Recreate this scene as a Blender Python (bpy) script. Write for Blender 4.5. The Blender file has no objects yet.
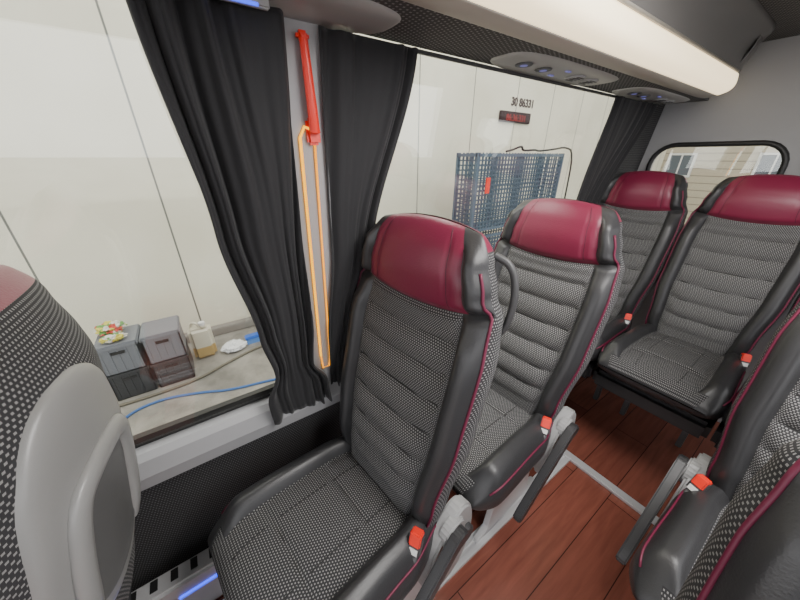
import bpy, bmesh, math, random
from mathutils import Vector, Matrix
random.seed(4)
scene = bpy.context.scene
COL = scene.collection
pi = math.pi

# ---------------------------------------------------------------- materials
def new_mat(name):
    m = bpy.data.materials.new(name); m.use_nodes = True
    nt = m.node_tree
    b = nt.nodes.get('Principled BSDF')
    return m, nt, b
def plain(name, col, rough=0.5, metal=0.0, bump=0.0, bscale=200, emit=None, estr=0, var=0.0, coat=0, sheen=0, vscale=3.0):
    m, nt, b = new_mat(name)
    b.inputs['Base Color'].default_value = (*col, 1)
    b.inputs['Roughness'].default_value = rough
    b.inputs['Metallic'].default_value = metal
    if coat: b.inputs['Coat Weight'].default_value = coat
    if sheen: b.inputs['Sheen Weight'].default_value = sheen
    if emit:
        b.inputs['Emission Color'].default_value = (*emit, 1)
        b.inputs['Emission Strength'].default_value = estr
    tc = nt.nodes.new('ShaderNodeTexCoord')
    if bump:
        n = nt.nodes.new('ShaderNodeTexNoise'); n.inputs['Scale'].default_value = bscale
        n.inputs['Detail'].default_value = 3
        bp = nt.nodes.new('ShaderNodeBump'); bp.inputs['Strength'].default_value = bump
        bp.inputs['Distance'].default_value = 0.002
        nt.links.new(tc.outputs['Object'], n.inputs['Vector'])
        nt.links.new(n.outputs['Fac'], bp.inputs['Height'])
        nt.links.new(bp.outputs['Normal'], b.inputs['Normal'])
    if var:
        n2 = nt.nodes.new('ShaderNodeTexNoise'); n2.inputs['Scale'].default_value = vscale
        n2.inputs['Detail'].default_value = 8; n2.inputs['Roughness'].default_value = .65
        nt.links.new(tc.outputs['Object'], n2.inputs['Vector'])
        r = nt.nodes.new('ShaderNodeValToRGB')
        r.color_ramp.elements[0].position = .35; r.color_ramp.elements[1].position = .65
        r.color_ramp.elements[0].color = (*[c*(1-var) for c in col], 1)
        r.color_ramp.elements[1].color = (*[min(1, c*(1+var)) for c in col], 1)
        nt.links.new(n2.outputs['Fac'], r.inputs['Fac'])
        nt.links.new(r.outputs['Color'], b.inputs['Base Color'])
    return m

def math_node(nt, op, a, b=None, c=None):
    n = nt.nodes.new('ShaderNodeMath'); n.operation = op
    for i, v in enumerate((a, b, c)):
        if v is None: continue
        if isinstance(v, (int, float)): n.inputs[i].default_value = v
        else: nt.links.new(v, n.inputs[i])
    return n.outputs[0]

def dot_fabric(name, pu, pv, dark, light, coord='UV', du=.30, dv=.30, axes=(0, 1)):
    m, nt, b = new_mat(name)
    tc = nt.nodes.new('ShaderNodeTexCoord')
    sp = nt.nodes.new('ShaderNodeSeparateXYZ')
    nt.links.new(tc.outputs[coord], sp.inputs[0])
    u = math_node(nt, 'DIVIDE', sp.outputs[axes[0]], pu)
    v = math_node(nt, 'DIVIDE', sp.outputs[axes[1]], pv)
    row = math_node(nt, 'FLOOR', v)
    par = math_node(nt, 'FLOORED_MODULO', row, 2.0)
    u2 = math_node(nt, 'ADD', u, math_node(nt, 'MULTIPLY', par, 0.5))
    fu = math_node(nt, 'ABSOLUTE', math_node(nt, 'SUBTRACT', math_node(nt, 'FRACT', u2), 0.5))
    fv = math_node(nt, 'ABSOLUTE', math_node(nt, 'SUBTRACT', math_node(nt, 'FRACT', v), 0.5))
    mk = math_node(nt, 'MULTIPLY', math_node(nt, 'LESS_THAN', fu, du), math_node(nt, 'LESS_THAN', fv, dv))
    mx = nt.nodes.new('ShaderNodeMix'); mx.data_type = 'RGBA'
    mx.inputs['A'].default_value = (*dark, 1); mx.inputs['B'].default_value = (*light, 1)
    nt.links.new(mk, mx.inputs['Factor'])
    nt.links.new(mx.outputs['Result'], b.inputs['Base Color'])
    b.inputs['Roughness'].default_value = 0.9
    return m

M = {}
M['fab_c'] = dot_fabric('seat_fabric_center', .0072, .0055, (.029, .029, .031), (.255, .250, .250), du=.26, dv=.28)
M['fab_s'] = dot_fabric('seat_fabric_side', .0074, .0067, (.025, .025, .027), (.235, .230, .230), du=.23, dv=.24)
M['leather'] = plain('black_leather', (.030, .030, .032), .38, bump=.25, bscale=260)
M['thread'] = plain('dark_seam_thread', (.012, .012, .012), .7)  # cushion seam thread; on the backrest ribs it also paints groove shade
M['maroon'] = plain('maroon_leather', (.175, .013, .042), .36, bump=.25, bscale=260, sheen=.05)
M['mthread'] = plain('maroon_seam_thread', (.05, .004, .015), .5)
M['piping'] = plain('maroon_piping', (.13, .008, .036), .5)
M['plast'] = plain('grey_plastic', (.33, .33, .33), .42, bump=.1, bscale=500)
M['plastl'] = plain('pale_grey_plastic', (.25, .25, .245), .32, bump=.1, bscale=500)
M['plastm'] = plain('mid_grey_plastic', (.10, .10, .10), .45, bump=.1, bscale=500)
M['plastd'] = plain('dark_plastic', (.05, .05, .052), .45, bump=.15, bscale=400)
M['alu'] = plain('brushed_aluminium', (.62, .62, .63), .40, .35, bump=.1, bscale=300)
M['red'] = plain('red_plastic', (.80, .028, .012), .35)
M['label'] = plain('buckle_label', (.7, .7, .68), .5)
M['curtain'] = plain('black_curtain_cloth', (.016, .016, .018), .85, bump=.3, bscale=600, sheen=.10)
M['felt'] = plain('grey_felt', (.33, .33, .335), .9, bump=.4, bscale=350)
M['wallblk'] = dot_fabric('wall_black_textured', .009, .009, (.022, .022, .023), (.12, .12, .125), coord='Object', axes=(1, 2), du=.2, dv=.2)
M['ceil'] = dot_fabric('ceiling_speckle', .012, .012, (.06, .06, .06), (.26, .26, .26), coord='Object', axes=(0, 1), du=.2, dv=.2)
M['sill'] = plain('sill_grey', (.33, .33, .34), .45, bump=.1, bscale=400)
M['rubber'] = plain('window_rubber', (.014, .014, .014), .5)
M['rackdark'] = plain('rack_lid_grey', (.13, .125, .12), .35)
M['rackbeige'] = plain('rack_beige', (.42, .39, .34), .4)
M['light'] = plain('light_panel_glow', (.80, .72, .55), .4, emit=(1, .80, .50), estr=1.9)
M['led'] = plain('amber_led', (.2, .06, .0), .4, emit=(1, .42, .0), estr=2.3)
M['ledy'] = plain('amber_led_soft', (.2, .05, .0), .4, emit=(1, .36, .0), estr=1.8)
M['blueled'] = plain('blue_led', (.05, .1, .8), .4, emit=(.03, .08, 1), estr=2.0)
M['dimled'] = plain('dim_violet_led', (.2, .2, .3), .4, emit=(.30, .30, 1), estr=.25)
M['conc'] = plain('concrete_ground', (.25, .232, .20), .55, bump=.6, bscale=40, var=.40, vscale=2.2)
M['rib'] = plain('rack_strip', (.38, .38, .37), .4)

def panel_wall_mat():
    m, nt, b = new_mat('sandwich_panel_wall')
    tc = nt.nodes.new('ShaderNodeTexCoord'); sp = nt.nodes.new('ShaderNodeSeparateXYZ')
    nt.links.new(tc.outputs['Object'], sp.inputs[0])
    u = math_node(nt, 'DIVIDE', math_node(nt, 'ADD', sp.outputs[1], 0.18), 1.15)
    f = math_node(nt, 'ABSOLUTE', math_node(nt, 'SUBTRACT', math_node(nt, 'FRACT', u), .5))
    seam = math_node(nt, 'GREATER_THAN', f, .4925)
    n = nt.nodes.new('ShaderNodeTexNoise'); n.inputs['Scale'].default_value = 1.1; n.inputs['Detail'].default_value = 5
    nt.links.new(tc.outputs['Object'], n.inputs['Vector'])
    r = nt.nodes.new('ShaderNodeValToRGB')
    r.color_ramp.elements[0].position = .25; r.color_ramp.elements[0].color = (.66, .625, .49, 1)
    r.color_ramp.elements[1].position = .7; r.color_ramp.elements[1].color = (.78, .75, .61, 1)
    nt.links.new(n.outputs['Fac'], r.inputs['Fac'])
    mx = nt.nodes.new('ShaderNodeMix'); mx.data_type = 'RGBA'
    nt.links.new(seam, mx.inputs['Factor']); nt.links.new(r.outputs['Color'], mx.inputs['A'])
    mx.inputs['B'].default_value = (.17, .17, .15, 1)
    nt.links.new(mx.outputs['Result'], b.inputs['Base Color'])
    b.inputs['Roughness'].default_value = .45
    return m
M['panel'] = panel_wall_mat()

def wood_mat():
    m, nt, b = new_mat('reddish_plank_floor')
    tc = nt.nodes.new('ShaderNodeTexCoord'); mp = nt.nodes.new('ShaderNodeMapping')
    mp.inputs['Rotation'].default_value = (0, 0, pi/2)
    nt.links.new(tc.outputs['Object'], mp.inputs['Vector'])
    br = nt.nodes.new('ShaderNodeTexBrick')
    br.inputs['Color1'].default_value = (.270, .092, .064, 1); br.inputs['Color2'].default_value = (.205, .066, .046, 1)
    br.inputs['Mortar'].default_value = (.05, .018, .013, 1)
    br.inputs['Scale'].default_value = 1.0; br.inputs['Brick Width'].default_value = 1.3
    br.inputs['Row Height'].default_value = .16; br.inputs['Mortar Size'].default_value = .0018
    br.offset = .37
    nt.links.new(mp.outputs[0], br.inputs['Vector'])
    mp2 = nt.nodes.new('ShaderNodeMapping'); mp2.inputs['Scale'].default_value = (22, 2.2, 1)
    nt.links.new(tc.outputs['Object'], mp2.inputs['Vector'])
    n = nt.nodes.new('ShaderNodeTexNoise'); n.inputs['Scale'].default_value = 2.2; n.inputs['Detail'].default_value = 6
    n.inputs['Distortion'].default_value = .5
    nt.links.new(mp2.outputs[0], n.inputs['Vector'])
    r = nt.nodes.new('ShaderNodeValToRGB')
    r.color_ramp.elements[0].position = .3; r.color_ramp.elements[0].color = (.82, .79, .76, 1)
    r.color_ramp.elements[1].position = .7; r.color_ramp.elements[1].color = (1.14, 1.12, 1.10, 1)
    nt.links.new(n.outputs['Fac'], r.inputs['Fac'])
    mx = nt.nodes.new('ShaderNodeMix'); mx.data_type = 'RGBA'; mx.blend_type = 'MULTIPLY'
    mx.inputs['Factor'].default_value = 1
    nt.links.new(br.outputs['Color'], mx.inputs['A']); nt.links.new(r.outputs['Color'], mx.inputs['B'])
    nt.links.new(mx.outputs['Result'], b.inputs['Base Color'])
    b.inputs['Roughness'].default_value = .25
    return m
M['wood'] = wood_mat()

def jerry_mat():
    m, nt, b = new_mat('jerry_can_plastic')
    tc = nt.nodes.new('ShaderNodeTexCoord'); sp = nt.nodes.new('ShaderNodeSeparateXYZ'); nt.links.new(tc.outputs['Object'], sp.inputs[0])
    s = math_node(nt, 'LESS_THAN', sp.outputs[2], -.65+.15)
    mx = nt.nodes.new('ShaderNodeMix'); mx.data_type = 'RGBA'; nt.links.new(s, mx.inputs['Factor'])
    mx.inputs['A'].default_value = (.60, .57, .46, 1); mx.inputs['B'].default_value = (.45, .31, .12, 1)
    nt.links.new(mx.outputs['Result'], b.inputs['Base Color']); b.inputs['Roughness'].default_value = .3
    return m
def bag_mat():
    m, nt, b = new_mat('multicolour_packet')
    tc = nt.nodes.new('ShaderNodeTexCoord'); v = nt.nodes.new('ShaderNodeTexVoronoi'); v.inputs['Scale'].default_value = 22
    nt.links.new(tc.outputs['Object'], v.inputs['Vector'])
    sp = nt.nodes.new('ShaderNodeSeparateColor'); nt.links.new(v.outputs['Color'], sp.inputs[0])
    r = nt.nodes.new('ShaderNodeValToRGB'); r.color_ramp.interpolation = 'CONSTANT'
    cols = [(.5, .06, .04), (.55, .48, .08), (.62, .60, .55), (.12, .28, .06), (.6, .58, .5)]
    while len(r.color_ramp.elements) < 5: r.color_ramp.elements.new(.5)
    for i, c in enumerate(cols):
        r.color_ramp.elements[i].position = i*.2; r.color_ramp.elements[i].color = (*c, 1)
    nt.links.new(sp.outputs[0], r.inputs['Fac']); nt.links.new(r.outputs['Color'], b.inputs['Base Color'])
    b.inputs['Roughness'].default_value = .35
    return m

def glass_mat():
    m = bpy.data.materials.new('window_glass'); m.use_nodes = True
    nt = m.node_tree; nt.nodes.clear()
    o = nt.nodes.new('ShaderNodeOutputMaterial'); t = nt.nodes.new('ShaderNodeBsdfTransparent')
    g = nt.nodes.new('ShaderNodeBsdfGlossy'); g.inputs['Roughness'].default_value = .01
    t.inputs['Color'].default_value = (.97, .98, .96, 1)
    mx = nt.nodes.new('ShaderNodeMixShader'); mx.inputs[0].default_value = .10
    nt.links.new(t.outputs[0], mx.inputs[1]); nt.links.new(g.outputs[0], mx.inputs[2])
    nt.links.new(mx.outputs[0], o.inputs[0])
    return m
M['glass'] = glass_mat()

# ---------------------------------------------------------------- helpers
def obj(name, me, parent=None, mats=None, smooth=None, **props):
    o = bpy.data.objects.new(name, me)
    COL.objects.link(o)
    if parent is not None: o.parent = parent
    if mats is not None and len(me.materials) == 0:
        for mt in (mats if isinstance(mats, (list, tuple)) else [mats]): me.materials.append(mt)
    for k, v in props.items(): o[k] = v
    return o
def empty(name, loc, **props):
    o = bpy.data.objects.new(name, None); o.empty_display_size = .1
    o.location = loc; COL.objects.link(o)
    for k, v in props.items(): o[k] = v
    return o
def me_pydata(name, v, f, smooth=True):
    me = bpy.data.meshes.new(name); me.from_pydata([tuple(p) for p in v], [], f); me.update()
    bm = bmesh.new(); bm.from_mesh(me)
    bmesh.ops.recalc_face_normals(bm, faces=bm.faces)
    bm.to_mesh(me); bm.free()
    for p in me.polygons: p.use_smooth = smooth
    return me
def me_boxes(name, lst, bevel=0.0, seg=2):
    bm = bmesh.new()
    for b in lst:
        x0, x1, y0, y1, z0, z1 = b
        r = bmesh.ops.create_cube(bm, size=1)
        for v in r['verts']:
            v.co = Vector(((x0+x1)/2+v.co.x*(x1-x0), (y0+y1)/2+v.co.y*(y1-y0), (z0+z1)/2+v.co.z*(z1-z0)))
    if bevel:
        bmesh.ops.bevel(bm, geom=list(bm.edges), offset=bevel, segments=seg, affect='EDGES', clamp_overlap=True)
    me = bpy.data.meshes.new(name); bm.to_mesh(me); bm.free()
    return me
def tube(name, pts, r, n=10, closed=False, sx=1.0, smooth_path=0, caps=True):
    pts = [Vector(p) for p in pts]
    for _ in range(smooth_path):
        q = []
        L = len(pts)
        rng = range(L) if closed else range(L-1)
        if not closed: q.append(pts[0])
        for i in rng:
            a, b = pts[i], pts[(i+1) % L]
            q.append(a*.75+b*.25); q.append(a*.25+b*.75)
        if not closed: q.append(pts[-1])
        pts = q
    L = len(pts); V = []; F = []
    up = None
    for i, p in enumerate(pts):
        a = pts[(i-1) % L] if (closed or i > 0) else p
        b = pts[(i+1) % L] if (closed or i < L-1) else p
        t = (b-a).normalized()
        if up is None:
            up = Vector((0, 0, 1)) if abs(t.z) < .9 else Vector((0, 1, 0))
        s = t.cross(up).normalized(); up = s.cross(t).normalized()
        rr = r(i/(L-1)) if callable(r) else r
        for k in range(n):
            an = 2*pi*k/n
            V.append(p+s*math.cos(an)*rr*sx+up*math.sin(an)*rr)
    for i in range(L if closed else L-1):
        for k in range(n):
            a = i*n+k; b = i*n+(k+1) % n
            c = ((i+1) % L)*n+(k+1) % n; d = ((i+1) % L)*n+k
            F.append((a, b, c, d))
    if not closed and caps:
        F.append(tuple(range(n))[::-1]); F.append(tuple((L-1)*n+k for k in range(n)))
    return me_pydata(name, V, F)
def prism(name, poly, x0, x1, axis='x', bevel=0.0, seg=2):
    bm = bmesh.new()
    def P(a, b, t):
        return {'x': (t, a, b), 'y': (a, t, b), 'z': (a, b, t)}[axis]
    A = [bm.verts.new(P(a, b, x0)) for a, b in poly]; B = [bm.verts.new(P(a, b, x1)) for a, b in poly]
    bm.faces.new(A); bm.faces.new(B[::-1])
    n = len(poly)
    for i in range(n): bm.faces.new((A[i], A[(i+1) % n], B[(i+1) % n], B[i]))
    bmesh.ops.recalc_face_normals(bm, faces=bm.faces)
    if bevel: bmesh.ops.bevel(bm, geom=list(bm.edges), offset=bevel, segments=seg, affect='EDGES', clamp_overlap=True)
    me = bpy.data.meshes.new(name); bm.to_mesh(me); bm.free()
    return me
def disc(name, c, r, h, axis='x', n=28, bevel=.003):
    poly = [(math.cos(2*pi*k/n)*r, math.sin(2*pi*k/n)*r) for k in range(n)]
    me = prism(name, poly, -h/2, h/2, axis)
    bm = bmesh.new(); bm.from_mesh(me)
    if bevel:
        ed = [e for e in bm.edges if len(e.link_faces) == 2 and any(len(f.verts) > 4 for f in e.link_faces)]
        bmesh.ops.bevel(bm, geom=ed, offset=bevel, segments=2, affect='EDGES')
    bmesh.ops.translate(bm, verts=bm.verts, vec=Vector(c))
    bm.to_mesh(me); bm.free()
    return me
def smooth_poly(P, it=2):
    P = [Vector(p) for p in P]
    for _ in range(it):
        q = []
        for i in range(len(P)):
            a, b = P[i], P[(i+1) % len(P)]
            q.append(a*.75+b*.25); q.append(a*.25+b*.75)
        P = q
    return [(p.x, p.y) for p in P]
def interp(keys, s):
    if s <= keys[0][0]: return keys[0][1]
    for (a, va), (b, vb) in zip(keys, keys[1:]):
        if s <= b:
            t = (s-a)/(b-a); t = t*t*(3-2*t)
            return va+(vb-va)*t
    return keys[-1][1]
def sst(a, b, x):
    t = max(0, min(1, (x-a)/(b-a))); return t*t*(3-2*t)
def spow(v, e): return math.copysign(abs(v)**e, v)

# ---------------------------------------------------------------- seat body
LB = .885; REC = math.radians(13); Z0 = .45
HWK = [(0, .205), (.15, .224), (.4, .248), (.64, .252), (.76, .243), (.84, .216), (.92, .198), (1, .184)]
TK = [(0, .10), (.3, .11), (.6, .10), (.74, .085), (.82, .088), (.93, .082), (1, .076)]
SH = .790
RIBW = .086
BULGE = .060
def back_pt(th, s, extra=0.0):
    hw = interp(HWK, s); T = interp(TK, s)
    if s > .92:
        k = (s-.92)/.08
        q = math.sqrt(max(0, 1-k*k)); T *= max(q, .05); hw *= 1-.17*(1-q)
    hw += extra; T += 2*extra
    c, sn = math.cos(th), math.sin(th)
    x = hw*spow(c, .625); y = T/2*spow(sn, .625)
    xi = abs(x/hw) if hw > 1e-6 else 0
    fw = sst(0, .5, -sn)
    if sn > 0:   # rounded rear shell
        y += BULGE*(1-xi*xi)*sst(0, .25, s)*(1-.6*sst(.8, 1, s))*(1-.6*sst(.95, 1, s))
    if fw > 0:
        bol = .034*sst(.02, .2, s)*(1-sst(.68, .80, s))
        g = sst(.60, .80, xi)*(1-.7*sst(.86, 1, xi))
        y -= bol*g*fw
        y -= .020*sst(.72, .87, xi)*(1-.8*sst(.90, 1, xi))*fw*sst(.785, .82, s)*(1-sst(.92, .98, s))
        y += .012*math.exp(-((xi-.69)/.03)**2)*fw*(1-sst(SH-.02, SH, s))
        y += .007*math.exp(-((xi-.75)/.025)**2)*fw*sst(SH, SH+.02, s)*(1-sst(.93, .97, s))
        y += .005*math.exp(-((xi-.56)/.018)**2)*fw*sst(SH, SH+.02, s)*(1-sst(.95, .99, s))
        if s < SH:
            ph = (s*LB)/RIBW - .20*(xi**2)
            pil = abs(math.sin(pi*ph))**.75
            amt = .014*(1-sst(.60, .69, xi))*sst(.10, .14, s)*(1-sst(.70, .74, s))
            y -= pil*amt - amt*.6
        y -= .016*math.exp(-((s-.25)/.16)**2)*(1-sst(.5, .7, xi))
        y -= .016*math.exp(-((s-.87)/.06)**2)*(1-xi**3)*(1-sst(.93, 1, s))
        y += .016*math.exp(-((s-SH)/.012)**2)*fw
    s2 = s - .030*math.exp(-((s-SH)/.07)**2)*(1-xi*xi)*fw
    yc = s2*LB*math.sin(REC) - .035*sst(.68, 1, s)
    z = Z0+s2*LB*math.cos(REC) - .018*xi*xi*sst(.86, 1, s)
    return Vector((x, y+yc, z))

NT = 120
def me_grid(name, V, F, U):
    me = bpy.data.meshes.new(name); me.from_pydata([tuple(p) for p in V], [], F); me.update()
    l = me.uv_layers.new(name='UVMap')
    for p in me.polygons:
        p.use_smooth = True
        for k, li in enumerate(p.loop_indices): l.data[li].uv = U[p.index][k]
    return me
def build_grid_parts(ptf, srows, classify, uvf):
    rows = [[ptf(i, s) for i in range(NT)] for s in srows]
    parts = {}
    for j in range(len(srows)-1):
        for i in range(NT):
            key = classify(i, (srows[j]+srows[j+1])/2)
            d = parts.setdefault(key, ({}, [], [], []))
            idx, V, F, U = d
            f = []; uu = []
            for (ii, jj) in ((i, j), (i+1, j), (i+1, j+1), (i, j+1)):
                kk = (ii % NT, jj)
                if kk not in idx:
                    idx[kk] = len(V); V.append(rows[jj][ii % NT])
                f.append(idx[kk]); uu.append(uvf(ii, srows[jj]))
            F.append(tuple(f)); U.append(uu)
    return {k: me_grid(k[0], v[1], v[2], v[3]) for k, v in parts.items()}
def th_of(i): return -pi/2 + 2*pi*i/NT      # i=0 => front centre
def off_of(i):
    d = abs(((i+.5) % NT)*360/NT)
    return min(d, 360-d)
S_ROWS = [k/140*.92 for k in range(141)] + [.92+.08*math.sin(pi/2*k/10) for k in range(1, 11)]
S_ROWS = sorted(set([r for r in S_ROWS if abs(r-SH) > .003]+[SH]))
arc = [0]
for i in range(NT):
    arc.append(arc[-1]+(back_pt(th_of(i+1), .05, 0)-back_pt(th_of(i), .05, 0)).length)
AR = [a*.48/.42 for a in arc]
def cls_back(i, s):
    o = off_of(i); sd = 0 if i < NT/2 else 1
    if s > SH:
        if o < 39: return ('headrest', 0)
        if o < 84: return ('headrest_wing', sd)
        if s > .960: return ('headrest', 0)
        return ('backrest_rear_cover', 0)
    if o < 33: return ('backrest_cushion', 0)
    if o < 69: return ('backrest_bolster', sd)
    return ('backrest_rear_cover', 0)
BACK = build_grid_parts(lambda i, s: back_pt(th_of(i), s), S_ROWS, cls_back, lambda i, s: (AR[i], s*LB))

CD = .53; ZC = .425
def cush_pt(th, t, extra=0.0):
    hw = interp([(0, .215), (.3, .248), (.8, .257), (1, .238)], t); T = interp([(0, .14), (.6, .15), (1, .13)], t)
    y = .05 - CD*t
    if t > .84:
        k = (t-.84)/.16; q = math.sqrt(max(0, 1-k*k)); T *= max(q, .04); hw *= 1-.12*(1-q)
    hw += extra; T += extra*2
    c, sn = math.cos(th), math.sin(th)
    x = hw*spow(c, .58); z = T/2*spow(sn, .58)
    xi = abs(x/hw)
    fw = sst(0, .5, sn)
    if fw > 0:
        z += .042*sst(.58, .76, xi)*(1-.6*sst(.84, 1, xi))*fw*(1-sst(.80, .97, t))
        z -= .010*math.exp(-((xi-.62)/.03)**2)*fw*(1-sst(.86, .95, t))
        for tt in (.34, .70):
            z -= .012*math.exp(-((t-tt-.03*xi)/.013)**2)*(1-sst(.54, .60, xi))*fw
        z += .016*(1-xi*xi)*math.sin(pi*t)
    z += .025*t
    return Vector((x, y, ZC+z))
arc2 = [0]
for i in range(NT):
    arc2.append(arc2[-1]+(cush_pt(pi/2+2*pi*(i+1)/NT, .5)-cush_pt(pi/2+2*pi*i/NT, .5)).length)
T_ROWS = [k/44*.84 for k in range(45)]+[.84+.16*math.sin(pi/2*k/9) for k in range(1, 10)]
def cls_c(i, t):
    o = off_of(i); sd = 0 if i < NT/2 else 1
    if o < 27: return ('seat_cushion', 0)
    if t > .93 and o < 42: return ('seat_cushion', 0)
    if o < 69: return ('seat_bolster', sd)
    return ('cushion_skirt', 0)
CUSH = build_grid_parts(lambda i, t: cush_pt(pi/2+2*pi*i/NT, t), T_ROWS, cls_c, lambda i, t: (arc2[i], t*CD))

def path_back(i, s0, s1, n=46, ex=.001): return [back_pt(th_of(i), s0+(s1-s0)*k/n, ex) for k in range(n+1)]
def path_c(i, s0, s1, n=26, ex=.001): return [cush_pt(pi/2+2*pi*i/NT, s0+(s1-s0)*k/n, ex) for k in range(n+1)]
PIPE_B = [tube('backrest_piping', path_back(i, .02, .90, 60), .0038, 8) for i in (23, NT-23)]
PIPE_C = [tube('cushion_piping', path_c(i, .05, .9), .0032, 8) for i in (23, NT-23)]
SEAM = [tube('headrest_seam', path_back(i, SH+.005, .95, 20, -.001), .0022, 6) for i in (13, NT-13)]
MSEAM = [tube('headrest_stitch', path_back(i, SH+.012, .99, 26, -.0004), .0013, 6) for i in (8, NT-8)]
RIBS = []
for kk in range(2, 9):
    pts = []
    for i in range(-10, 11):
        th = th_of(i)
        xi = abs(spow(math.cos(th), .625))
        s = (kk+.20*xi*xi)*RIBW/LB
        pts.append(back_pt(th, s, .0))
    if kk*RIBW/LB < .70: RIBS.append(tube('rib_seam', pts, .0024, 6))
CSEAM = []
for tt in (.34, .70):
    CSEAM.append(tube('cushion_seam', [cush_pt(pi/2+2*pi*i/NT, tt+.03*abs(spow(math.cos(pi/2+2*pi*i/NT), .58)), 0) for i in range(-8, 9)], .0022, 6))
CLINE = [tube('cushion_panel_seam', [cush_pt(pi/2+2*pi*i/NT, .08+.84*k/24, -.0004) for k in range(25)], .0018, 6) for i in (3, NT-3)]

def back_surface(x, z, off):
    s = (z-Z0)/(LB*math.cos(REC)); hw = interp(HWK, s); T = interp(TK, s)
    xi = min(.999, abs(x)/hw)
    c = xi**(1/.625); sn = math.sqrt(max(0, 1-c*c))
    return Vector((x, T/2*sn**.625 + BULGE*(1-xi*xi)*(1-.6*sst(.8, 1, s)) + s*LB*math.sin(REC)-.035*sst(.68, 1, s)+off, z))
XP = .062
def ring_loft(name, rings, zc, ax, az, ex=.62, taper=.07, N=56, xc=0.0):
    V = []; F = []
    for r, off in rings:
        for k in range(N):
            a = 2*pi*k/N
            dz = spow(math.sin(a), ex)*r
            x = xc+ax*r*spow(math.cos(a), ex)*(1-taper*dz)
            V.append(back_surface(x, zc+dz*az, off))
    for j in range(len(rings)-1):
        for k in range(N): F.append((j*N+k, j*N+(k+1) % N, (j+1)*N+(k+1) % N, (j+1)*N+k))
    F.append(tuple((len(rings)-1)*N+k for k in range(N)))
    return me_pydata(name, V, F)
PLATE = ring_loft('rear_grip_plate', [(1, -.004), (1, .005), (.97, .009), (.92, .011), (.8, .011), (.6, .011), (.3, .011), (.02, .011)], .965, .135, .215, ex=.80, xc=XP)
GRIPR = ring_loft('grip_recess', [(1, .010), (.98, .0126), (.95, .0130), (.92, .0120), (.7, .0120), (.4, .0120), (.02, .0120)], .915, .102, .130, ex=.80, xc=XP)
def arch(hx, zt, off):
    P = [(-hx*.96, .785, off-.008), (-hx, .83, off), (-hx, .92, off), (-hx*.86, zt-.02, off), (-hx*.45, zt, off),
         (hx*.45, zt, off), (hx*.86, zt-.02, off), (hx, .92, off), (hx, .83, off), (hx*.96, .785, off-.008)]
    return [back_surface(XP+x, z+.01, o) for x, z, o in P]
GRIP = tube('rear_grab_handle', arch(.092, 1.035, .013), .012, 12, smooth_path=3, sx=1.6)

def shoulder(m):
    p = [(m*.205, .165, 1.06), (m*.230, .178, 1.07), (m*.243, .184, 1.11), (m*.244, .188, 1.18), (m*.228, .185, 1.235), (m*.190, .175, 1.25)]
    return tube('shoulder_handle', p, .0085, 12, smooth_path=3, sx=1.2)
SHO = {1: shoulder(1), -1: shoulder(-1)}
def side_parts(m):
    d = {}
    ar = [(.075, .475), (.068, .500), (.040, .511), (.010, .498), (-.235, .288), (-.270, .248), (-.270, .226), (-.248, .220), (-.215, .240), (.03, .454), (.060, .454)]
    x0, x1 = (m*.260, m*.290)
    d['armrest'] = (prism('armrest', smooth_poly(ar, 1), min(x0, x1), max(x0, x1), 'x', .009, 3), 'leather')
    circ = [(.050+.048*math.cos(2*pi*k/24), .462+.052*math.sin(2*pi*k/24)) for k in range(24)]
    d['armrest_pivot'] = (prism('armrest_pivot', circ, m*.226, m*.262, 'x', .008, 3), 'plast')
    cov = smooth_poly([(-.02, .45), (-.06, .34), (-.04, .22), (.06, .18), (.14, .22), (.165, .36), (.15, .48), (.10, .53), (.04, .51)], 2)
    d['side_cover'] = (prism('side_cover', cov, m*.205, m*.250, 'x', .010, 3), 'plast')
    d['recline_knob'] = (disc('recline_knob', (m*.258, .112, .385), .030, .020), 'plastd')
    return d
SIDE = {1: side_parts(1), -1: side_parts(-1)}
LEGS = [prism('leg', [(-.34, .0), (.10, .0), (.10, .02), (.02, .05), (-.02, .36), (-.24, .36), (-.28, .05), (-.34, .02)], sx-.012, sx+.012, 'x', .003) for sx in (.17, -.17)]
BEAM = [me_boxes('cross_beam', [(-.205, .205, y, y+.03, .335, .365)], .004) for y in (-.40, -.02)]
PANU = me_boxes('seat_pan', [(-.21, .21, -.41, .04, .352, .372)], .008)
BPAN = me_boxes('seat_pan', [(-.245, .245, -.43, .10, .280, .375)], .02)
BLEG = [me_boxes('leg', [(sx-.015, sx+.015, .06, .10, -.214, .30)], .004) for sx in (.16, -.16)]
BUK = (tube('belt_stalk', [(0, 0, -.10), (0, .0, -.05), (0, -.005, 0)], .010, 8, sx=1.4),
       me_boxes('buckle', [(-.019, .019, -.012, .012, 0, .06)], .006),
       me_boxes('buckle_button', [(-.0155, .0155, -.0140, .0140, .026, .063)], .003),
       me_boxes('buckle_sticker', [(-.012, .012, -.0142, -.012, .006, .022)]))
for me, k in zip(BUK, ('plastd', 'plastd', 'red', 'label')): me.materials.append(M[k])

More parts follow.
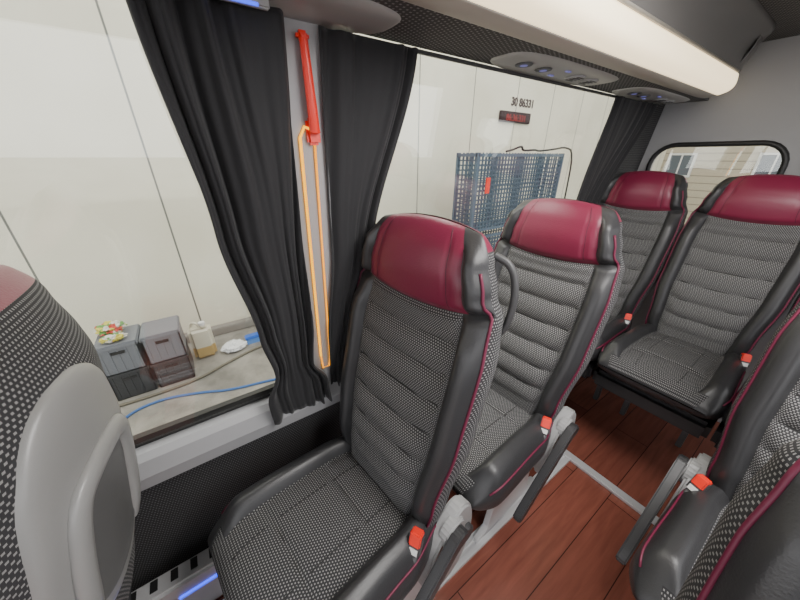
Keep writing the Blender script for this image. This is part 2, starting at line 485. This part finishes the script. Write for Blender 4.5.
def place_seat(loc, m, label, group='passenger seats', arm=True, base=False, sho=0, sx=1.0, sz=1.0, rotz=0.0):
    root = empty('passenger_seat', loc, label=label, category='seat', group=group)
    root.scale = (sx, 1, sz); root.rotation_euler = (0, 0, math.radians(rotz))
    def add(name, me, mat, parent=root, **k):
        if len(me.materials) == 0: me.materials.append(M[mat])
        return obj(name, me, parent, **k)
    b = add('backrest', BACK[('backrest_rear_cover', 0)], 'fab_s')
    add('backrest_cushion', BACK[('backrest_cushion', 0)], 'fab_c', b)
    for r in RIBS: add('rib_seam', r, 'thread', b)  # dark lines along the stitched ribs, painting shade into the grooves
    for i in (0, 1):
        add('backrest_bolster', BACK[('backrest_bolster', i)], 'leather', b, label='black leather side bolster')
        add('piping', PIPE_B[i], 'piping', b, label='maroon piping')
    h = add('headrest', BACK[('headrest', 0)], 'maroon', label='maroon leather headrest')
    for i in (0, 1):
        add('headrest_wing', BACK[('headrest_wing', i)], 'leather', h, label='black leather wing')
        add('headrest_seam', SEAM[i], 'leather', h)
        add('headrest_stitch', MSEAM[i], 'mthread', h)
    c = add('seat_cushion', CUSH[('seat_cushion', 0)], 'fab_s')
    add('cushion_skirt', CUSH[('cushion_skirt', 0)], 'leather', c)
    for r in CSEAM: add('cushion_seam', r, 'thread', c)
    for r in CLINE: add('cushion_panel_seam', r, 'thread', c)
    for i in (0, 1):
        add('seat_bolster', CUSH[('seat_bolster', i)], 'leather', c, label='black leather side bolster')
        add('piping', PIPE_C[i], 'piping', c, label='maroon piping')
    if not base:
        p = add('rear_grip_plate', PLATE, 'plastl', label='pale grey moulded plastic plate')
        add('grip_recess', GRIPR, 'plastm', p)
        add('rear_grab_handle', GRIP, 'plastl', p)
        for l in LEGS: add('leg', l, 'alu', label='brushed aluminium leg')
        for l in BEAM: add('cross_beam', l, 'alu')
        add('seat_pan', PANU, 'plastd')
    else:
        for l in BLEG: add('leg', l, 'plastm', label='slim dark bench leg')
        add('seat_pan', BPAN, 'leather')
    if sho: add('shoulder_handle', SHO[sho], 'plastd')
    if arm:
        for k, (me, mt) in SIDE[m].items(): add(k, me, mt)
    o = obj('seat_belt_buckle', BUK[1], root); o.location = (m*.222, -.085, .505)
    o.rotation_euler = (math.radians(-22), 0, math.radians(20*m))
    obj('belt_stalk', BUK[0], o); obj('buckle_button', BUK[2], o, label='red release button'); obj('buckle_sticker', BUK[3], o)
    return root
LAB = 'patterned grey coach seat with maroon headrest'
s0 = place_seat((-.598, -.440, 0), 1, 'coach seat seen from behind with grey plastic grip plate', rotz=-3)
s1 = place_seat((-.560, .325, 0.008), 1, LAB+' by the window post', sho=1, rotz=8)
s2 = place_seat((-.580, .98, 0), 1, LAB+' by the side window', sho=-1, rotz=3)
s3 = place_seat((.26, 1.17, 0), -1, LAB+' across the aisle')
s4 = place_seat((.325, .44, 0), -1, LAB+' across the aisle', rotz=10)
s5 = place_seat((-.645, 1.86, .185), 1, 'rear bench seat in the corner by the side window', group='rear bench seats', arm=False, base=True, sx=.87, sz=.915)
s6 = place_seat((-.208, 1.86, .185), 1, 'rear bench seat with maroon headrest facing the aisle', group='rear bench seats', arm=False, base=True, sx=.87, sz=.915)
s7 = place_seat((.229, 1.86, .185), 1, 'rear bench seat with maroon headrest across the aisle', group='rear bench seats', arm=False, base=True, sx=.87, sz=.915)

# ---------------------------------------------------------------- bus shell
def WX(z): return -.88+.105*(z-.75)
def struct(name, me, mat, **k):
    return obj(name, me, None, mat, kind='structure', **k)
YF, YR = -1.3, 2.34
def wallbox(bm, y0, y1, z0, z1, th=.06, inset=0.0):
    vs = []
    for (y, z) in ((y0, z0), (y1, z0), (y1, z1), (y0, z1)):
        vs.append((bm.verts.new((WX(z)+inset, y, z)), bm.verts.new((WX(z)-th, y, z))))
    I = [v[0] for v in vs]; O = [v[1] for v in vs]
    bm.faces.new(I[::-1]); bm.faces.new(O)
    for i in range(4):
        j = (i+1) % 4
        bm.faces.new((I[i], I[j], O[j], O[i]))
def wallmesh(name, lst, th=.06, inset=0.0):
    bm = bmesh.new()
    for l in lst: wallbox(bm, *l, th=th, inset=inset)
    bmesh.ops.recalc_face_normals(bm, faces=bm.faces)
    me = bpy.data.meshes.new(name); bm.to_mesh(me); bm.free(); return me
ZS, ZT = .70, 1.76
PY0, PY1 = .235, .325
struct('wall_left', wallmesh('wall_left', [(YF, YR, 0, ZS), (YF, YR, ZT, 1.92), (1.98, YR, ZS, ZT)]), M['wallblk'], label='black textured lower side wall of the bus')
sp = [(-.93, ZS+.012), (-.868, ZS+.012), (-.852, ZS-.005), (-.838, ZS-.05), (-.846, ZS-.095), (-.90, ZS-.10)]
struct('trim_1', prism('sill', sp, YF, 1.98, 'y'), M['sill'], label='grey window sill moulding')
for i, bx in enumerate([(YF, 1.98, ZS+.008, ZS+.045), (YF, 1.98, ZT-.03, ZT), (YF, YF+.03, ZS, ZT), (1.94, 1.98, ZS, ZT), (PY0-.03, PY0, ZS, ZT), (PY1, PY1+.03, ZS, ZT)]):
    struct('trim_%d' % (20+i), wallmesh('seal', [bx], th=.035, inset=-.015), M['rubber'], label='black rubber window seal')
struct('trim_3', wallmesh('post', [(PY0, PY1, ZS, ZT)], th=.06, inset=.024), M['sill'], label='grey window post trim')
struct('window_1', wallmesh('glass1', [(YF+.03, PY0-.02, ZS+.03, ZT-.02)], th=.004, inset=-.045), M['glass'])
struct('window_2', wallmesh('glass2', [(PY1+.02, 1.95, ZS+.03, ZT-.02)], th=.004, inset=-.045), M['glass'])
struct('floor', me_boxes('floor', [(-.94, 1.1, YF, YR, -.06, 0)]), M['wood'], label='reddish brown plank effect bus floor')
struct('ceiling', me_boxes('ceiling', [(-.88, 1.1, YF, YR, 1.92, 1.97)]), M['ceil'], label='speckled dark ceiling lining')
struct('wall_right', me_boxes('wr', [(1.1, 1.16, YF, YR, 0, .75), (1.1, 1.16, YF, YR, 1.66, 1.97), (1.1, 1.16, .28, .36, .75, 1.66)]), M['wallblk'])
def rr_pts(x0, x1, z0, z1, r, n=6):
    out = []
    for cx, cz, a0 in ((x1-r, z1-r, 0), (x0+r, z1-r, 90), (x0+r, z0+r, 180), (x1-r, z0+r, 270)):
        for k in range(n+1):
            a = math.radians(a0+90*k/n); out.append((cx+r*math.cos(a), cz+r*math.sin(a)))
    return out
def holed(name, X0, X1, Z0_, Z1_, holes, y0, y1):
    bm = bmesh.new()
    xs = [X0]+[(holes[i][1]+holes[i+1][0])/2 for i in range(len(holes)-1)]+[X1]
    for hi, (hx0, hx1, hz0, hz1, r) in enumerate(holes):
        a, b = xs[hi], xs[hi+1]
        inner = rr_pts(hx0, hx1, hz0, hz1, r)
        outer = []
        for ci, (cx, cz) in enumerate([(b, Z1_), (a, Z1_), (a, Z0_), (b, Z0_)]):
            for k in range(7): outer.append((cx, cz))
        N = len(inner)
        rings = []
        for (pts, y) in ((outer, y0), (inner, y0), (inner, y1), (outer, y1)):
            rings.append([bm.verts.new((p[0], y, p[1])) for p in pts])
        for A, B in zip(rings, rings[1:]):
            for k in range(N):
                bm.faces.new((A[k], A[(k+1) % N], B[(k+1) % N], B[k]))
    bmesh.ops.remove_doubles(bm, verts=bm.verts, dist=1e-5)
    bmesh.ops.recalc_face_normals(bm, faces=bm.faces)
    me = bpy.data.meshes.new(name); bm.to_mesh(me); bm.free(); return me
holes = [(-.76, -.235, 1.06, 1.51, .10), (-.02, .505, 1.06, 1.51, .10)]
struct('wall_rear', holed('wall_rear', -.93, 1.1, 0, 1.95, holes, YR, YR+.05), M['felt'], label='grey felt lined rear doors')
for i, h in enumerate(holes):
    struct('trim_%d' % (30+i), tube('f', [(x, YR-.004, z) for x, z in rr_pts(*h)], .012, 8, closed=True), M['rubber'], label='black rubber rear window surround')
struct('window_3', me_boxes('g3', [(-.77, -.225, YR+.03, YR+.034, 1.05, 1.52)]), M['glass'])
struct('window_4', me_boxes('g4', [(-.03, .515, YR+.03, YR+.034, 1.05, 1.52)]), M['glass'])
def rail(x, y0, y1, nm, w=.022):
    pr = [(x-w, 0), (x+w, 0), (x+w, .014), (x+.008, .014), (x+.006, .006), (x-.006, .006), (x-.008, .014), (x-w, .014)]
    return struct(nm, prism('rail', pr, y0, y1, 'y'), M['alu'], label='aluminium seat track in the floor')
rail(-.39, YF, 1.36, 'trim_5', .028); rail(-.76, YF, 1.36, 'trim_6'); rail(.09, YF, 1.36, 'trim_7')
struct('trim_8', me_boxes('bar', [(-.45, .11, 1.34, 1.38, 0, .022)], .004), M['alu'], label='aluminium cross strip on the aisle floor')
ht = obj('heater', me_boxes('heater', [(-.872, -.80, -1.1, -.12, .0, .20)], .010), None, M['alu'], label='brushed metal wall heater along the floor under the window', category='heater')
for k in range(12):
    y = -.16-.055*k
    obj('vent_slot', me_boxes('vent_slot', [(-.86, -.825, y-.010, y+.010, .1985, .2025)]), ht, M['rubber'])
obj('blue_light', me_boxes('blue_light', [(-.802, -.795, -.33, -.20, .13, .145)], .003), ht, M['blueled'], label='glowing blue footwell light')

# ---------------------------------------------------------------- luggage rack
rk = empty('luggage_rack', (-.6, .5, 1.70), label='overhead luggage rack with glowing light strip above the window', category='luggage rack')
def rp(name, me, mat, **k):
    o = obj(name, me, rk, mat, **k); o.matrix_parent_inverse = Matrix.Translation((.6, -.5, -1.70)); return o
Y0r, Y1r = YF, 2.25
def strip(name, pts, th, y0=Y0r, y1=Y1r):
    n = len(pts); P = [Vector((a, b)) for a, b in pts]; Q = []
    for i in range(n):
        t = (P[min(i+1, n-1)]-P[max(i-1, 0)]).normalized(); nn = Vector((-t.y, t.x)); Q.append(P[i]+nn*th)
    poly = P+list(reversed(Q)); C = Vector((-.68, 1.82))
    ys = [(y0, 1.0), (y1-.20, 1.0)]
    for k in range(1, 11):
        a = k/10; ys.append((y1-.20+.20*math.sin(a*pi/2), 1-.45*(1-math.cos(a*pi/2))))
    V = []; F = []; N = len(poly)
    for (y, f) in ys:
        for p in poly:
            q = C+(p-C)*f if p.x > C.x else p
            V.append((q.x, y, q.y))
    for j in range(len(ys)-1):
        for k in range(N): F.append((j*N+k, j*N+(k+1) % N, (j+1)*N+(k+1) % N, (j+1)*N+k))
    F.append(tuple(range(N))); F.append(tuple((len(ys)-1)*N+k for k in range(N)))
    return me_pydata(name, V, F, True)
def arcp(p0, p1, bulge, n=12):
    p0 = Vector(p0); p1 = Vector(p1); d = p1-p0; nn = Vector((d.y, -d.x)).normalized()
    return [tuple(p0+d*(k/n)+nn*bulge*math.sin(pi*k/n)) for k in range(n+1)]
rp('rack_underside', prism('rack_underside', [(-.778, 1.705), (-.575, 1.700), (-.575, 1.712), (-.778, 1.717)], Y0r, Y1r, 'y'), M['ceil'], label='speckled dark underside panel')
rp('edge_moulding', strip('edge_moulding', arcp((-.575, 1.698), (-.512, 1.700), .005), .012), M['rackbeige'], label='beige edge moulding')
rp('light_strip', strip('light_strip', arcp((-.512, 1.700), (-.466, 1.772), .024), .008), M['light'], label='glowing warm cream light strip')
rp('rack_lid', strip('rack_lid', arcp((-.464, 1.772), (-.41, 1.918), -.016), .010), M['rackdark'], label='dark grey rack door')
rp('rack_end', strip('rack_end', [(-.70, 1.705), (-.66, 1.703), (-.53, 1.705), (-.495, 1.73), (-.474, 1.775), (-.44, 1.85), (-.43, 1.915), (-.70, 1.915)], .001, Y1r-.22, Y1r-.004), M['rackdark'])
rp('lid_edge', tube('lid_edge', [(-.463, Y0r, 1.775), (-.463, Y1r-.20, 1.775)], .005, 8), M['rackbeige'])
def sdisc(cx, cy, z, a, b, h, n=40, e=.7):
    V = []; F = []
    rings = [(1, 0), (1, -h*.6), (.96, -h), (.5, -h), (.01, -h)]
    for r, dz in rings:
        for k in range(n):
            t = 2*pi*k/n; V.append((cx+a*r*spow(math.cos(t), e), cy+b*r*spow(math.sin(t), e), z+dz))
    for j in range(len(rings)-1):
        for k in range(n): F.append((j*n+k, j*n+(k+1) % n, (j+1)*n+(k+1) % n, (j+1)*n+k))
    F.append(tuple((len(rings)-1)*n+k for k in range(n)))
    return me_pydata('panel', V, F)
p = rp('blank_panel', sdisc(-.690, .16, 1.706, .084, .30, .010, e=.55), M['rib'], label='smooth pale grey curved panel')
obj('strip_housing', me_boxes('strip_housing', [(-.712, -.700, .08, .21, 1.683, 1.700)], .003), p, M['rib'])
obj('blue_strip', me_boxes('blue_strip', [(-.7005, -.6985, .10, .19, 1.6835, 1.6885)], .0005), p, M['blueled'], label='glowing blue light strip')
for yy in (1.12, 1.90):
    p = rp('reading_light_panel', sdisc(-.690, yy, 1.706, .084, .30, .008, e=.55), M['rib'], label='grey oval reading light and air vent panel')
    def sub(nm, me, mat): return obj(nm, me, p, mat)
    for dy in (.10, .19):
        sub('air_vent', disc('v', (-.695, yy+dy, 1.6960), .034, .006, 'z', bevel=.002), M['plast'])
        sub('vent_hub', disc('v', (-.695, yy+dy, 1.6925), .012, .004, 'z', bevel=.001), M['plastm'])
        for q in range(4):
            sub('vent_blade', me_boxes('vent_blade', [(-.718+.013*q, -.712+.013*q, yy+dy-.02, yy+dy+.02, 1.6915, 1.6935)]), M['plastd'])
    for dy in (-.09, -.19):
        sub('lamp_ring', disc('lamp_ring', (-.695, yy+dy, 1.6965), .026, .005, 'z', bevel=.002), M['plastm'])
        sub('reading_lamp', disc('reading_lamp', (-.695, yy+dy, 1.6945), .012, .003, 'z', bevel=.001), M['dimled'])
    for dx in (-.03, .03):
        sub('lamp_button', me_boxes('lamp_button', [(-.70+dx, -.69+dx, yy-.012, yy+.012, 1.695, 1.699)], .001), M['dimled'])

# ---------------------------------------------------------------- post: hammer + led
led = empty('amber_light_strip', (WX(1.1)+.035, .28, 1.1), label='glowing amber light loop on the grey window post', category='light')
def on_post(y, z, off=.034): return (WX(z)+off, y, z)
def addw(name, me, parent, mat, **k):
    o = obj(name, me, parent, mat, **k); o.matrix_parent_inverse = Matrix.Translation(parent.location).inverted(); return o
addw('light_tube', tube('light_tube', [on_post(.292, 1.505, .029), on_post(.270, 1.512, .029), on_post(.258, 1.49, .029), on_post(.258, .84, .029)], .0034, 8), led, M['led'])
addw('light_tube_return', tube('light_tube_return', [on_post(.258, .84, .029), on_post(.262, .785, .029), on_post(.284, .785, .029), on_post(.290, .82, .029), on_post(.292, 1.50, .029)], .0028, 8), led, M['ledy'])
hm = empty('emergency_hammer', (WX(1.55)+.05, .28, 1.55), label='red emergency hammer clipped to the window post', category='emergency hammer')
addw('handle', tube('handle', [on_post(.290, 1.50, .040), on_post(.287, 1.54, .044), on_post(.283, 1.60, .044), on_post(.280, 1.67, .040)], lambda t: .0130-.0045*t, 12, sx=.85, smooth_path=2), hm, M['red'])
addw('hammer_head', me_boxes('hammer_head', [(WX(1.66)+.030, WX(1.66)+.048, .266, .292, 1.660, 1.678)], .006), hm, M['red'])
addw('mounting_bracket', me_boxes('bracket', [(WX(1.5)+.022, WX(1.5)+.036, .274, .306, 1.475, 1.53)], .006), hm, M['red'])

# ---------------------------------------------------------------- curtains
def curtain(lk, rk_, z0, z1, n, amp, off, label, ph=0, nu=110, nv=60):
    V = []; F = []
    for j in range(nv+1):
        v = j/nv; z = z1+(z0-z1)*v
        yl = interp(lk, z); yr = interp(rk_, z)
        w = yr-yl
        for i in range(nu+1):
            u = i/nu
            uu = u+.05*math.sin(5*u+3*v+ph)+.025*math.sin(11*u-4*v+2*ph)
            a = amp*(.55+.45*math.sin(6*u+ph+2*v))
            d = a*math.sin(2*pi*n*uu+ph+.5*math.sin(3*v))+.4*a*math.sin(2*pi*n*2.3*uu+2*ph+2.5*v)+.25*amp*math.sin(9*v+8*u+ph)
            V.append((WX(z)+off+d, yl+w*u+.12*a*math.cos(2*pi*n*uu)*math.sin(pi*u), z+.012*math.sin(3*u+ph)*v))
    for j in range(nv):
        for i in range(nu):
            a = j*(nu+1)+i; F.append((a, a+1, a+nu+2, a+nu+1))
    me = me_pydata('curtain', V, F)
    o = obj('curtain', me, None, M['curtain'], label=label, category='curtain', group='black window curtains')
    s = o.modifiers.new('s', 'SOLIDIFY'); s.thickness = .002
    return o
curtain([(.64, .070), (.76, .065), (.86, .10), (1.0, .08), (1.3, .040), (1.7, .005)], [(.64, .27), (.76, .26), (.86, .215), (1.0, .225), (1.7, .238)],
        .655, 1.692, 5, .018, .060, 'black pleated curtain gathered at the window post')
curtain([(.62, .285), (.9, .285), (1.2, .315), (1.7, .315)], [(.62, .335), (.8, .35), (.95, .39), (1.2, .45), (1.7, .57)],
        .62, 1.692, 4, .009, .032, 'black pleated curtain hanging beside the amber light', ph=1.3)
curtain([(.7, 1.66), (1.2, 1.63), (1.7, 1.66)], [(.7, 1.74), (1.2, 1.88), (1.7, 2.12)], .70, 1.692, 6, .012, .035, 'black pleated curtain at the rear end of the side window', ph=2.1)
obj('curtain_rail', me_boxes('curtain_rail', [(-.776, -.764, YF, 2.2, 1.690, 1.6985)], .002), None, M['plastd'], label='slim dark curtain rail under the luggage rack', category='curtain rail')

# ---------------------------------------------------------------- outside
GZ = -.65; D = -4.2
struct('ground', me_boxes('ground', [(-6, 9, -9, 22, GZ-.1, GZ)]), M['conc'], label='beige concrete yard')
struct('wall_outside', me_boxes('wall_outside', [(D-.2, D, -8, 16, GZ, 6.5)]), M['panel'], label='white insulated panel wall with vertical seams')
struct('baseboard_outside', me_boxes('curb', [(D, D+.12, -8, 16, GZ, GZ+.10)], .01), plain('curb', (.24, .225, .20), .9, bump=.5, bscale=30), label='concrete kerb at the wall base')
pipe = obj('drain_pipe', tube('drain_pipe', [(D+.09, .45, GZ), (D+.09, .45, 3.0)], .035, 14), None, plain('pipe', (.38, .39, .40), .4), label='grey pipe running up the panel wall', category='pipe')
txm = plain('sign_letters', (.05, .03, .03), .6)
def text(name, body, loc, size, off=0):
    cu = bpy.data.curves.new(name, 'FONT'); cu.body = body; cu.size = size; cu.extrude = .004; cu.align_x = 'CENTER'; cu.offset = off
    t = bpy.data.objects.new(name, cu); COL.objects.link(t)
    dg = bpy.context.evaluated_depsgraph_get(); me = bpy.data.meshes.new_from_object(t.evaluated_get(dg))
    bpy.data.objects.remove(t)
    for v in me.vertices:
        x, y, z = v.co; v.co = (loc[0]+z, loc[1]+x, loc[2]+y)
    me.materials.clear()
    return me
obj('wall_number', text('wall_number', '30 86331', (D+.006, 5.75, 2.31), .185, .005), None, txm, label='dark stencilled number on the white panel wall', category='sign')
dsp = obj('number_display', me_boxes('number_display', [(D, D+.05, 5.10, 6.0, 2.03, 2.21)], .01), None, plain('display_case', (.022, .004, .006), .6), label='dark red number display on the white wall', category='sign')
obj('display_digits', text('dd', '86:36:331', (D+.052, 5.55, 2.06), .15), dsp, plain('digits', (.30, .025, .025), .6, emit=(1, .04, .03), estr=.08))

mb = plain('blue_painted_steel', (.085, .125, .175), .5, .2)
def cage(x0, x1, y0, y1, z0, z1, label):
    b = []
    t = .018
    for x in (x0, x1):
        for y in (y0, y1): b.append((x-t, x+t, y-t, y+t, z0, z1))
    for z in (z0+.08, z1-.03):
        for x in (x0, x1): b.append((x-t, x+t, y0, y1, z-t, z+t))
        for y in (y0, y1): b.append((x0, x1, y-t, y+t, z-t, z+t))
    root = obj('wire_mesh_container', me_boxes('frame', b), None, mb, label=label, category='container', group='blue wire mesh containers')
    w = []; r = .008; sp_ = .066
    n = int((y1-y0)/sp_)
    for k in range(n):
        y = y0+(k+.5)*(y1-y0)/n
        for x in (x0, x1): w.append((x-r, x+r, y-r, y+r, z0+.08, z1))
    n = int((x1-x0)/sp_)
    for k in range(n):
        x = x0+(k+.5)*(x1-x0)/n
        for y in (y0, y1): w.append((x-r, x+r, y-r, y+r, z0+.08, z1))
    n = int((z1-z0)/sp_)
    for k in range(n):
        z = z0+.1+(k+.5)*(z1-z0-.1)/n
        for x in (x0, x1): w.append((x-r, x+r, y0, y1, z-r, z+r))
        for y in (y0, y1): w.append((x0, x1, y-r, y+r, z-r, z+r))
    obj('wire_mesh', me_boxes('wire_mesh', w), root, mb, kind='stuff')
    obj('tray', me_boxes('tray', [(x0, x1, y0, y1, z0+.06, z0+.09)]), root, mb)
    for y in (y0+.1, y1-.1):
        obj('foot', me_boxes('foot', [(x0, x1, y-.05, y+.05, z0, z0+.06)]), root, mb)
    return root
cage(-3.25, -2.9, 3.22, 5.20, GZ, .42, 'blue wire mesh container standing on the ground')
c2 = cage(-3.25, -2.9, 3.22, 5.20, .42, 1.50, 'blue wire mesh container stacked on another')
obj('red_tag', me_boxes('tag', [(-2.88, -2.87, 3.40, 3.48, 1.0, 1.2)]), c2, M['red'], label='red tag')
obj('cable_bundle', tube('cable_bundle', [(-3.0, 3.9, 1.52), (-3.05, 4.1, 1.54), (-3.0, 4.25, 1.60), (-3.1, 4.4, 1.53), (-3.0, 4.6, 1.55), (-3.1, 4.8, 1.53), (-3.0, 5.1, 1.56), (-3.0, 5.4, 1.60), (-3.0, 5.7, 1.53), (-3.0, 5.75, .8), (-3.0, 5.8, GZ+.02)], .014, 8, smooth_path=2), None, M['rubber'], label='black cable lying along the mesh containers', category='cable')

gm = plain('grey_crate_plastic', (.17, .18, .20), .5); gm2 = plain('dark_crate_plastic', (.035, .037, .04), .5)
CH = .285
def crate(cx, cy, z, mat, label, sx=.36, sy=.300, h=CH):
    t = .015; b = []
    X0, X1, Y0, Y1 = cx-sx/2, cx+sx/2, cy-sy/2, cy+sy/2
    b += [(X0, X1, Y0, Y1, z, z+.015)]
    b += [(X0, X0+t, Y0, Y1, z, z+h), (X1-t, X1, Y0, Y1, z, z+h), (X0, X1, Y0, Y0+t, z, z+h), (X0, X1, Y1-t, Y1, z, z+h)]
    root = obj('plastic_crate', me_boxes('crate', b, .004), None, mat, label=label, category='crate', group='stacked plastic crates')
    r = [(X0-.008, X1+.008, Y0-.008, Y0+t, z+h-.03, z+h), (X0-.008, X1+.008, Y1-t, Y1+.008, z+h-.03, z+h), (X0-.008, X0+t, Y0, Y1, z+h-.03, z+h), (X1-t, X1+.008, Y0, Y1, z+h-.03, z+h)]
    obj('rim', me_boxes('rim', r, .004), root, mat)
    for k in range(5):
        y = Y0+.03+k*(sy-.06)/4
        obj('rib', me_boxes('ribs', [(X1, X1+.008, y-.005, y+.005, z+.01, z+h-.03)]), root, mat)
    obj('hand_hold', me_boxes('hh', [(X1+.001, X1+.010, cy-.05, cy+.05, z+h-.085, z+h-.055)], .003), root, M['rubber'])
    return root
for cy in (-.815, -.490):
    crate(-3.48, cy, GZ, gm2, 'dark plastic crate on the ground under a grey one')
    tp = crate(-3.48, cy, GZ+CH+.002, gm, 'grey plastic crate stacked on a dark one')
    obj('crate_lid', me_boxes('lid', [(-3.66, -3.30, cy-.150, cy+.150, GZ+2*CH, GZ+2*CH+.015)], .004), tp, gm)
def blob(name, c, r, mat, label, cat, seed=0):
    bm = bmesh.new(); bmesh.ops.create_icosphere(bm, subdivisions=4, radius=1)
    rnd = random.Random(seed)
    ph = [rnd.uniform(0, 6) for _ in range(6)]
    for v in bm.verts:
        p = v.co.copy()
        k = 1+.16*math.sin(7*p.x+ph[0])*math.sin(6*p.y+ph[1])+.12*math.sin(13*p.z+ph[2]+5*p.x)+.10*math.sin(21*p.y+ph[3]+9*p.x)
        v.co = Vector((p.x*r[0]*k, p.y*r[1]*k, p.z*r[2]*k))+Vector(c)
    me = bpy.data.meshes.new(name)
    bm.to_mesh(me); bm.free()
    for p in me.polygons: p.use_smooth = False
    return obj(name, me, None, mat, label=label, category=cat)
bz = GZ+2*CH+.02
BM = bag_mat()
blob('plastic_bag', (-3.54, -.85, bz+.06), (.09, .10, .055), BM, 'crumpled multicoloured plastic bag on the grey crate', 'bag', 1)
blob('plastic_bag', (-3.37, -.82, bz+.035), (.05, .085, .030), BM, 'crumpled red and yellow packet on the grey crate', 'bag', 2)
jm = jerry_mat()
jm2 = plain('jerry_can_top', (.60, .57, .46), .35)
jc = obj('jerry_can', me_boxes('jerry_can', [(-3.78, -3.60, -.31, -.09, GZ, GZ+.38)], .035, 3), None, jm, label='translucent plastic jerry can with amber liquid by the crates', category='jerry can')
obj('spout', tube('spout', [(-3.65, -.16, GZ+.37), (-3.65, -.16, GZ+.41)], .028, 14), jc, jm2)
obj('cap', disc('cap', (-3.65, -.16, GZ+.425), .033, .035, 'z'), jc, M['label'])
obj('handle', tube('handle', [(-3.72, -.27, GZ+.37), (-3.715, -.26, GZ+.425), (-3.69, -.22, GZ+.43), (-3.67, -.19, GZ+.38)], .013, 10, smooth_path=2), jc, jm2)
bl = plain('blue_plastic', (.03, .12, .5), .4)
br = obj('floor_brush', me_boxes('floor_brush', [(-3.72, -3.62, .22, .56, GZ+.06, GZ+.10)], .012), None, bl, label='blue brush standing on the concrete', category='brush')
obj('bristles', me_boxes('bristles', [(-3.71, -3.63, .23, .55, GZ, GZ+.065)]), br, plain('bristle', (.1, .25, .6), .8))
obj('brush_handle', tube('brush_handle', [(-3.67, .39, GZ+.09), (-4.02, .28, GZ+1.15)], .013, 10), br, M['alu'])
blob('cleaning_cloth', (-3.62, .08, GZ+.05), (.10, .12, .045), plain('rag_white', (.7, .7, .7), .8), 'white crumpled rag on the concrete', 'cloth', 5)
hp = [(-2.45, -.86), (-2.67, -.92), (-3.0, -.93), (-3.10, -.66), (-2.98, -.30), (-2.85, -.07), (-2.77, .34), (-2.6, .9), (-2.2, 1.4)]
obj('water_hose', tube('water_hose', [(x, y, GZ+.012) for x, y in hp], .012, 8, smooth_path=3), None, plain('hose_blue', (.04, .12, .32), .4), label='blue water hose snaking on the concrete', category='hose', group='hoses')
hp = [(-3.24, -1.5), (-3.23, -1.2), (-3.20, -.95), (-3.19, -.60), (-3.22, -.30), (-3.36, -.02), (-3.5, .35), (-3.5, .8)]
obj('water_hose', tube('water_hose', [(x, y, GZ+.016) for x, y in hp], .014, 8, smooth_path=3), None, plain('hose_beige', (.13, .115, .08), .5), label='beige water hose lying beside the crates', category='hose', group='hoses')

def siding():
    m, nt, b = new_mat('beige_siding')
    tc = nt.nodes.new('ShaderNodeTexCoord'); sp = nt.nodes.new('ShaderNodeSeparateXYZ'); nt.links.new(tc.outputs['Object'], sp.inputs[0])
    f = math_node(nt, 'FRACT', math_node(nt, 'DIVIDE', sp.outputs[2], .22))
    s = math_node(nt, 'LESS_THAN', f, .12)
    mx = nt.nodes.new('ShaderNodeMix'); mx.data_type = 'RGBA'; nt.links.new(s, mx.inputs['Factor'])
    mx.inputs['A'].default_value = (.46, .41, .31, 1); mx.inputs['B'].default_value = (.24, .20, .15, 1)
    nt.links.new(mx.outputs['Result'], b.inputs['Base Color']); return m
bd = obj('building', me_boxes('building', [(-9, 9, 14, 15, GZ, 5)]), None, siding(), label='beige clad building with white framed windows', category='building')
bwg = plain('bwg', (.10, .12, .14), .15)
for x in (-6.0, -4.0, -1.9, .4):
    obj('building_window', me_boxes('bw', [(x, x+.6, 13.95, 14.0, .9, 1.5)]), bd, bwg)
    for bx in [(x-.06, x+.66, 13.93, 14.0, .84, .9), (x-.06, x+.66, 13.93, 14.0, 1.5, 1.56), (x-.06, x, 13.93, 14, .9, 1.5), (x+.6, x+.66, 13.93, 14, .9, 1.5), (x+.28, x+.32, 13.93, 14, .9, 1.5)]:
        obj('window_frame_bar', me_boxes('bf', [bx]), bd, M['label'])

# ---------------------------------------------------------------- light
w = bpy.data.worlds.new('world'); scene.world = w; w.use_nodes = True
bg = w.node_tree.nodes['Background']; bg.inputs[0].default_value = (.98, .98, 1, 1); bg.inputs[1].default_value = 2.7
def area(name, loc, target, sx, sy, power, col=(1, 1, 1)):
    l = bpy.data.lights.new(name, 'AREA'); l.shape = 'RECTANGLE'; l.size = sx; l.size_y = sy; l.energy = power; l.color = col
    o = bpy.data.objects.new(name, l); COL.objects.link(o); o.location = loc
    d = Vector(target)-Vector(loc); o.rotation_euler = d.to_track_quat('-Z', 'Y').to_euler(); return o
area('yard_lamp', (-1.5, 2, 5.5), (-4.2, 2, .5), 4, 9, 350, (1, .98, .93))  # unseen area light, added to brighten the outside panel wall
area('ceiling_lamp', (.15, .75, 1.90), (.05, .75, 0), .5, 2.6, 82, (1, .97, .94))  # unseen area light over the aisle, added as fill for the interior

# ---------------------------------------------------------------- camera
cam = bpy.data.cameras.new('camera'); co = bpy.data.objects.new('camera', cam); COL.objects.link(co)
cam.sensor_width = 36; cam.lens = 13.5; cam.clip_start = .02
co.location = (0, 0, 1.45)
p = math.radians(25.5); yw = math.radians(55.2)
d = Vector((-math.sin(yw)*math.cos(p), math.cos(yw)*math.cos(p), -math.sin(p)))
co.rotation_euler = d.to_track_quat('-Z', 'Y').to_euler()
scene.camera = co
